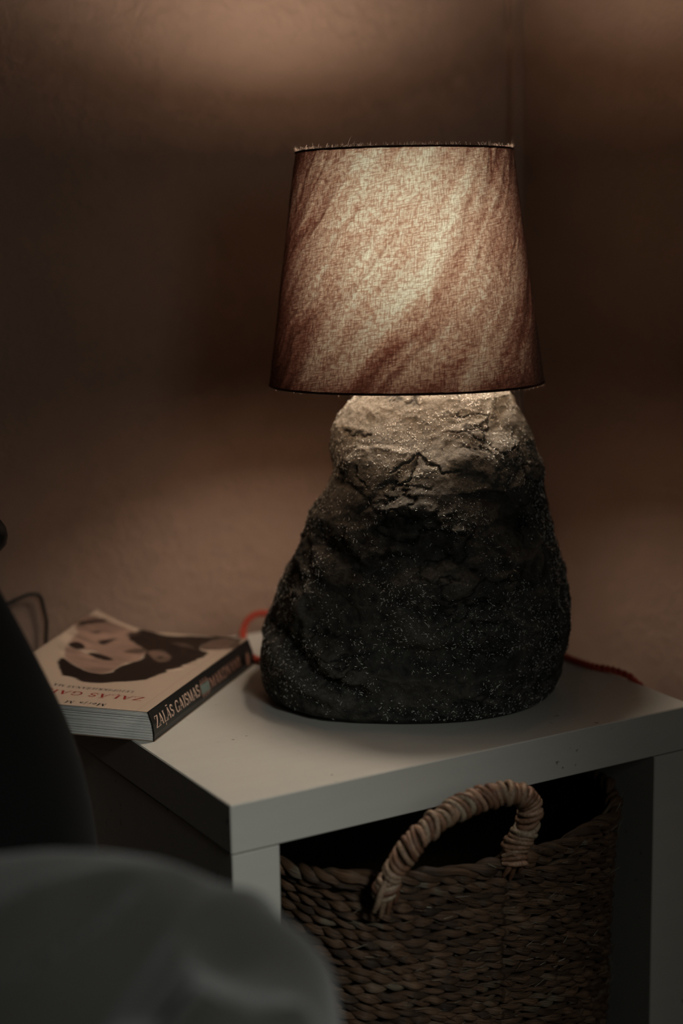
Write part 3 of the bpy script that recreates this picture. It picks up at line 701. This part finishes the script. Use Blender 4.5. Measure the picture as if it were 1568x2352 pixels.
# ------------------------------------------------------------ woven basket
bcx, bcy = .2153, .132
basket = empty('woven_basket', (bcx, bcy, -.3735), 'brown seagrass basket with an arched handle, inside the white cabinet', 'basket')
def sup(t, a, b, n=3.0):
    c, s = np.cos(t), np.sin(t); return np.sign(c)*np.abs(c)**(2/n)*a, np.sign(s)*np.abs(s)**(2/n)*b
def loop_at(z, grow=0.0, n=480):
    dz = np.clip((-.07-z)/.30, 0, 1); a, b = .1655-.008*dz+grow, .1660-.010*dz+grow
    t = np.linspace(0, 2*np.pi, 2400, endpoint=False)-np.pi/2; x, y = sup(t, a, b); P = np.stack([x, y], 1)
    d = np.r_[0, np.cumsum(np.linalg.norm(np.diff(np.vstack([P, P[:1]]), axis=0), axis=1))]
    s = np.linspace(0, d[-1], n, endpoint=False); Pc = np.vstack([P, P[:1]])
    return np.stack([np.interp(s, d, Pc[:, 0]), np.interp(s, d, Pc[:, 1])], 1), s, d[-1]
def woven_row(name, z, rad, amp, pitch, nst, seed, ztop=None, n=480, kinds=None):
    P, s, L = loop_at(z, 0, n); T = np.roll(P, -1, 0)-np.roll(P, 1, 0); T /= np.linalg.norm(T, axis=1)[:, None]; N = np.stack([T[:, 1], -T[:, 0]], 1)
    turns = round(L/pitch); zz = z+.0030*fbm(np.stack([P[:, 0]*22, P[:, 1]*22, 0*s+seed*.35], -1), 3, 4)+.0016*fbm(np.stack([P[:, 0]*60, P[:, 1]*60, 0*s+seed], -1), 2, seed)
    if ztop is not None: zz = zz+ztop(P)
    pv, pf, tones, st = [], [], [], []; o = 0
    jit = 1.3*vnoise(np.stack([P[:, 0]*30, P[:, 1]*30, 0*s+seed*3.1], -1), seed)
    for k in range(nst):
        ph = s/L*turns*2*np.pi+k*2*np.pi/nst+seed*1.7+jit
        c, q = np.cos(ph), -np.sin(ph)
        C = np.stack([P[:, 0]+N[:, 0]*amp*c, P[:, 1]+N[:, 1]*amp*c, zz+amp*.95*q], 1)
        r = rad*(1+.42*vnoise(np.stack([s*90, 0*s+k, 0*s+seed], -1), 4))*(.82+.26*c)
        V, F = tube_vf(C+[bcx, bcy, 0], r, 6, True); pv.append(V); pf.append(F+o); o += len(V)
        cell = np.floor((s/L*turns+k/nst+seed*.27))
        tn = np.clip(.45+.42*vnoise(np.stack([cell*1.37+.5, 0*s+k+.5, 0*s+seed+.5], -1), 6)+.25*vnoise(np.stack([s*25, 0*s+k, 0*s+seed], -1), 8), 0, 1)
        tones.append(np.repeat(tn, 6)); st.append(np.stack([np.repeat(s*5, 6), np.tile(np.abs(np.arange(6)-3)*.42, len(s)), np.full(len(s)*6, seed+k*3.3)], 1))
    return mesh(name, np.vstack(pv), np.vstack(pf), M_GRASS, basket, True, {'tone': np.concatenate(tones), 'strand': np.vstack(st)})
def rimrise(P):
    x, y = P[:, 0], P[:, 1]
    return .006*smooth01(np.abs(x), .10, .168)-.004*np.exp(-(x/.05)**2)+.0015*np.sin(x*90)
def fallrise(k):
    return lambda P: rimrise(P)*max(0, 1-k/9)
nr = 38
for k in range(nr):
    woven_row('woven_row', -.083-k*.0074, .0029, .0020, .030+.003*math.sin(k*2.3), 2, k+1, fallrise(k), 460)
rim = woven_row('rim_braid', -.0755, .0040, .0036, .056, 3, 99, rimrise, 480); tag(rim, 'thicker braided rim')
# inner lining and bottom
vs = []; zs2 = np.linspace(-.078, -.368, 8); n_ = 96
for z in zs2:
    P, s, L = loop_at(z, -.0045, n_); vs.append(np.column_stack([P+[bcx, bcy], np.full(n_, z)+(rimrise(P)*max(0, 1-(-.078-z)/.06))]))
V = np.vstack(vs); i = np.arange(7)[:, None]; j = np.arange(n_)[None]
F = np.stack([i*n_+j, i*n_+(j+1) % n_, (i+1)*n_+(j+1) % n_, (i+1)*n_+j], -1).reshape(-1, 4)
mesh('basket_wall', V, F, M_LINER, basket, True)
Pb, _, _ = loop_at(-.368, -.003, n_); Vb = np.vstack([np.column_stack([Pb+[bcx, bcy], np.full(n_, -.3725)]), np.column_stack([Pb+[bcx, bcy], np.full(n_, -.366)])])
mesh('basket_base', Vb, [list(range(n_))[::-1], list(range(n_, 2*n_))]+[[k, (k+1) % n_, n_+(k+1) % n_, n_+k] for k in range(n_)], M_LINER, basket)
# arched handle
hp = [(.1050, -.036, -.080), (.1075, -.043, -.063), (.1165, -.047, -.0475), (.1348, -.050, -.0300), (.1617, -.052, -.0185), (.187, -.052, -.0150), (.2075, -.051, -.0165), (.2230, -.050, -.0235), (.2290, -.048, -.0350), (.2270, -.046, -.0500), (.2200, -.042, -.0640), (.2190, -.036, -.0780)]
hc = spline(hp, 260); T = np.gradient(hc, axis=0); sl = np.r_[0, np.cumsum(np.linalg.norm(np.diff(hc, axis=0), axis=1))]; T /= np.linalg.norm(T, axis=1)[:, None]
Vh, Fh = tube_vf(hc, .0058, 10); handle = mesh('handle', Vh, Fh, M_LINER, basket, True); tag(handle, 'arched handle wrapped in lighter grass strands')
nt_ = 16; a = np.linspace(0, 2*np.pi, nt_, endpoint=False)
wrap_me = []
for var in range(4):
    slant = .0030+.0006*var; rr = .0070
    ring = np.stack([rr*np.cos(a), rr*1.02*np.sin(a), slant*np.cos(a+.4+var*.3)], 1)
    V, F = tube_vf(ring, .0025*(1+.12*np.cos(a*2+var)), 6, True)
    me = bpy.data.meshes.new('wrap_strand'); me.from_pydata(V.tolist(), [], F.tolist()); me.polygons.foreach_set('use_smooth', [True]*len(F)); me.materials.append(M_HANDLE); wrap_me.append(me)
s = .004; k = 0
while s < sl[-1]-.004:
    q = min(np.searchsorted(sl, s), len(hc)-1)
    o = bpy.data.objects.new('wrap_strand', wrap_me[k % 4]); COL.objects.link(o)
    tq = Vector(T[q]).to_track_quat('Z', 'Y'); g = 1+.13*random.uniform(-1, 1)
    mw = Matrix.Translation(Vector(hc[q])) @ tq.to_matrix().to_4x4() @ Matrix.Rotation(.35*random.uniform(-1, 1)+.2*k, 4, 'Z') @ Matrix.Diagonal((g, g, 1, 1))
    o.parent = handle; o.matrix_local = mw @ Matrix.Identity(4); o['_w'] = 1
    del o['_w']; WRAPS = globals().setdefault('WRAPS_', []); WRAPS.append((o, mw))
    s += .0042*random.uniform(.9, 1.1); k += 1
# strands that tie the handle ends into the weave
def tie(P, r=.0026):
    c = spline(P, 24); V, F = tube_vf(c, r*np.sin(np.linspace(.35, 2.8, 24))**.5, 7)
    me = bpy.data.meshes.new('tie_strand'); me.from_pydata(V.tolist(), [], F.tolist()); me.polygons.foreach_set('use_smooth', [True]*len(F)); me.materials.append(M_HANDLE)
    return link('tie_strand', me, handle)
for dx, ln in ((-.0062, .024), (-.0018, .029), (.0028, .028), (.0070, .022)):
    tie([(.1085+dx*.6, -.046, -.060), (.1050+dx, -.0445, -.072), (.1040+dx*1.15, -.0415, -.083), (.1040+dx*1.3, -.0375, -.066-ln)])
for dx, ln in ((-.0050, .022), (-.0008, .026), (.0045, .022)):
    tie([(.2210+dx*.7, -.048, -.062), (.2195+dx, -.0455, -.072), (.2190+dx*1.3, -.042, -.082), (.2190+dx*1.5, -.038, -.062-ln-.004)])
for dz in (0, -.005, -.010):
    tie([(.2080, -.0415, -.0700+dz*.6), (.2150, -.0480, -.0660+dz), (.2230, -.0490, -.0665+dz), (.2310, -.0420, -.0720+dz)], .0023)

# loose fibres that stand off the weave
parts = []; tw = np.linspace(0, 1, 5)[:, None]
for k in range(1500):
    z = -.07-RNG.random()*.20; P, s, L = loop_at(z, .0048, 240); q = int(RNG.integers(0, 240)); p = P[q]
    if p[1] > -.06 or abs(p[0]) > .145: continue
    tt_ = P[(q+1) % 240]-P[q-1]; tt_ /= np.linalg.norm(tt_); nn = np.array([tt_[1], -tt_[0]])
    Lf = RNG.uniform(.003, .013); dz = RNG.normal()*.35
    c = np.array([p[0]+bcx, p[1]+bcy, z])+tw*Lf*np.array([tt_[0], tt_[1], dz])+(tw**2)*Lf*RNG.normal()*.25*np.array([nn[0], nn[1], .5])+np.array([nn[0], nn[1], 0])*.0006
    parts.append(tube_vf(c, RNG.uniform(.00012, .00035)*np.array([.6, 1, 1, .8, .3]), 3))
Vf, Ff = join(parts); n_f = len(Vf)
tag(mesh('loose_fibres', Vf, Ff, M_GRASS, basket, False, {'tone': RNG.uniform(.4, 1, n_f//15).repeat(15), 'strand': Vf*5}), 'loose dry fibres standing off the weave', kind='stuff')

# ------------------------------------------------------------ bed: mattress, pillow, duvet, head post
BX = -.075
bed = empty('bed', (-.85, -.85, ZF), 'dark low bed at the left, its head post ending in a black knob', 'bed')
def cushion(name, outline, depth_c, half, axis_o, ux, uz, un, mat, parent, n=90, rings=26, fold=0.0, seed=0):
    """pillow: outline in (u, v), puffed along un"""
    O = np.array(outline, float); C0 = O.mean(0)
    d = np.r_[0, np.cumsum(np.linalg.norm(np.diff(np.vstack([O, O[:1]]), axis=0), axis=1))]; s = np.linspace(0, d[-1], n, endpoint=False)
    Oc = np.vstack([O, O[:1]]); L = np.stack([np.interp(s, d, Oc[:, 0]), np.interp(s, d, Oc[:, 1])], 1)
    for _ in range(5): L = (np.roll(L, 1, 0)+L*2+np.roll(L, -1, 0))/4
    V, F = [], []
    for side in (1, -1):
        for k in range(rings):
            q = math.sin((k/(rings-1))*math.pi/2) if k else 0.0
            Pp = C0+(L-C0)*q; h = half*max(0, 1-q**3.2)**.55*side
            x = axis_o+Pp[:, 0:1]*ux+Pp[:, 1:2]*uz; w_ = h+fold*fbm(x*9+seed, 3, seed)*(1-q**6)*side
            V.append(x+np.broadcast_to(np.asarray(w_).reshape(-1, 1), (n, 1))*un)
    V = np.vstack(V)
    for sd in (0, 1):
        b = sd*rings*n
        for k in range(rings-1):
            for j in range(n):
                q = [b+k*n+j, b+k*n+(j+1) % n, b+(k+1)*n+(j+1) % n, b+(k+1)*n+j]; F.append(q if sd else q[::-1])
    me_o = mesh(name, V, np.array(F), mat, parent, True)
    return me_o
matt = box('mattress', -1.60, -.175, -2.35, .17, -.40, -.18, M_SHEET, bed, .03)
box('bed_base', -1.60, -.19, -2.35, .18, -.62, -.405, M_BLACKMETAL, bed, .005)
for x in (-1.55, -.26):
    for y in (-2.28, .10): box('leg', x, x+.05, y, y+.05, ZF, -.62, M_BLACKMETAL, bed, .002)
kx, ky, kz = -.0965, .2095, .1722
Vr, Fr = tube_vf(np.array([(kx, ky, ZF+.0), (kx, ky, -.3), (kx, ky, kz-.010)]), .0045, 10); mesh('head_post', Vr, Fr, M_BLACKMETAL, bed, True)
ka = [(.0001, -.0145), (.006, -.0145), (.0095, -.0115), (.0135, -.007), (.0150, 0), (.0140, .006), (.0105, .0115), (.005, .0142), (.0001, .0145)]
lathe('knob', [(r, kz+z) for r, z in ka], (kx, ky), M_BLACKMETAL, bed, 12, False)
Vr, Fr = tube_vf(np.array([(-1.58, ky, -.02), (-.8, ky, -.02), (kx, ky, -.02)]), .004, 8); mesh('head_rail', Vr, Fr, M_BLACKMETAL, bed, True)
Vr, Fr = tube_vf(np.array([(-1.58, ky, ZF), (-1.58, ky, .15)]), .0045, 8); mesh('head_post', Vr, Fr, M_BLACKMETAL, bed, True)

ou = [(-.0885, -.178), (-.0850, -.10), (-.0840, -.035), (-.0865, .010), (-.0930, .052), (-.1030, .080), (-.1170, .114), (-.1310, .147), (-.1450, .180), (-.163, .215), (-.195, .245), (-.26, .262), (-.45, .262), (-.66, .262), (-.70, .24), (-.715, .15), (-.72, 0), (-.71, -.178), (-.40, -.180)]
pil = cushion('pillow', ou, 0, .062, np.array([0, .050, 0.]), np.array([1., 0, 0]), np.array([0, .10, .995]), np.array([0, 1., -.1]), M_PILLOW, None, 120, 28, .008, 5)
tag(pil, 'large black pillow standing upright at the head of the bed beside the book', 'pillow')

# duvet: a rumpled mound pulled over the bed corner
AZ2 = AZ; LAT2 = LAT; CP = np.array([CAMP.x, CAMP.y, 0])
T0 = .90
prof_s = [(-1.05, -.02), (-.60, .04), (-.30, .085), (-.17, .0965), (-.137, .0970), (-.105, .0935), (-.077, .0845), (-.048, .0705), (-.027, .0575), (-.0165, .0450), (-.0095, .030), (-.0060, .0), (-.0035, -.035), (-.002, -.09), (-.001, -.16), (-.001, -.26), (-.001, -.40)]
pf_ = np.array(prof_s)-[.0318, 0]; pd_ = np.r_[0, np.cumsum(np.linalg.norm(np.diff(pf_, axis=0), axis=1))]
ps = np.stack([np.interp(np.linspace(0, pd_[-1], 260), pd_, pf_[:, k]) for k in (0, 1)], 1)
for _ in range(14): ps[1:-1] = (ps[:-2]+2*ps[1:-1]+ps[2:])/4
tv = np.concatenate([np.linspace(.15, .6, 24)[:-1], np.linspace(.6, 1.085, 110)])
PS, TV = np.meshgrid(np.arange(260), tv)
s_ = ps[PS, 0]; zp = ps[PS, 1]
TM = np.minimum(1.085, (1.035+.53*s_)/.8477); TV = np.where(TV > .5, .5+(TV-.5)*(TM-.5)/(1.085-.5), TV)
g = np.where(TV < T0, np.exp(-((TV-T0)/.30)**2), np.exp(-((TV-T0)/.13)**2))
base_z = -.150
z_ = np.where(zp > base_z, base_z+(zp-base_z)*g, zp)
sh = np.where(TV > .93, -.6257*(TV-.93), np.where(TV < .80, .6257*(.80-TV), 0))
s_ = s_+sh*smooth01(s_, -.9, .0)
Pw = CP+s_[..., None]*LAT2+TV[..., None]*AZ2+z_[..., None]*np.array([0, 0, 1.])
q = Pw*[1, 1, 1]
cr_, sr2 = math.cos(math.radians(-50)), math.sin(math.radians(-50))
fa = (s_*cr_-(TV)*sr2*.8); fb = (s_*sr2+TV*cr_*.8)
fold = fbm(np.stack([fa*5, fb*17, z_*3], -1)+.6*fbm(q*7, 2, 3)[..., None], 3, 301)
fold2 = (1-np.abs(fbm(np.stack([fa*4+3, fb*10, z_*2], -1), 3, 305))*2.6).clip(0, 1)**2
dmp = .040*fold+.034*fold2-.014
crest = np.exp(-((TV-T0)/.05)**2)
nz = np.stack([0*s_, 0*s_, dmp*(1-.90*crest)], -1)
side = smooth01(-zp, -.05, -.015)
Pw = Pw+nz*(1-side[..., None])+(LAT2*(.002*fold)[..., None])*side[..., None]
nvv, nh_ = PS.shape
i = np.arange(nvv-1)[:, None]; j = np.arange(nh_-1)[None]
Pw[..., 2] = np.where((zp > -.12) & (Pw[..., 2] < -.160), -.160, Pw[..., 2])
F = np.stack([i*nh_+j, i*nh_+j+1, (i+1)*nh_+j+1, (i+1)*nh_+j], -1).reshape(-1, 4)
Vd = Pw.reshape(-1, 3); Vu = Vd-[0, 0, .012]
bd = list(range(nh_))+[k*nh_+nh_-1 for k in range(1, nvv)]+[(nvv-1)*nh_+k for k in range(nh_-2, -1, -1)]+[k*nh_ for k in range(nvv-2, 0, -1)]
Fs = np.array([[bd[k], bd[(k+1) % len(bd)], bd[(k+1) % len(bd)]+len(Vd), bd[k]+len(Vd)] for k in range(len(bd))])
duv = mesh('duvet', np.vstack([Vd, Vu]), np.vstack([F, F[:, ::-1]+len(Vd), Fs]), M_DUVET, None, True)
tag(duv, 'rumpled dark grey duvet heaped at the near edge of the bed', 'duvet')

# thin dark cable against the back wall behind the book
hk = [(-.020, .414, .060), (.004, .414, .0672), (.0143, .415, .0668), (.0195, .416, .0632), (.0222, .416, .0493), (.0240, .416, .0388), (.0225, .416, .0227), (.0220, .4155, .005), (.0200, .4170, -.10), (.0200, .4170, -.45), (.018, .418, ZF+.004)]
Vr, Fr = tube_vf(spline(hk, 160), .0017, 8); tag(mesh('wall_cable', Vr, Fr, M_WIRE, None, True), 'thin dark cable bent against the wall behind the book', 'cable')

# parents: children keep their world placement
for o in list(SC.objects):
    if o.parent is not None:
        o.matrix_parent_inverse = Matrix.Translation(-Vector(o.parent.location)) if o.parent.type == 'EMPTY' else Matrix.Identity(4)
for o, mw in WRAPS_:
    o.matrix_basis = mw
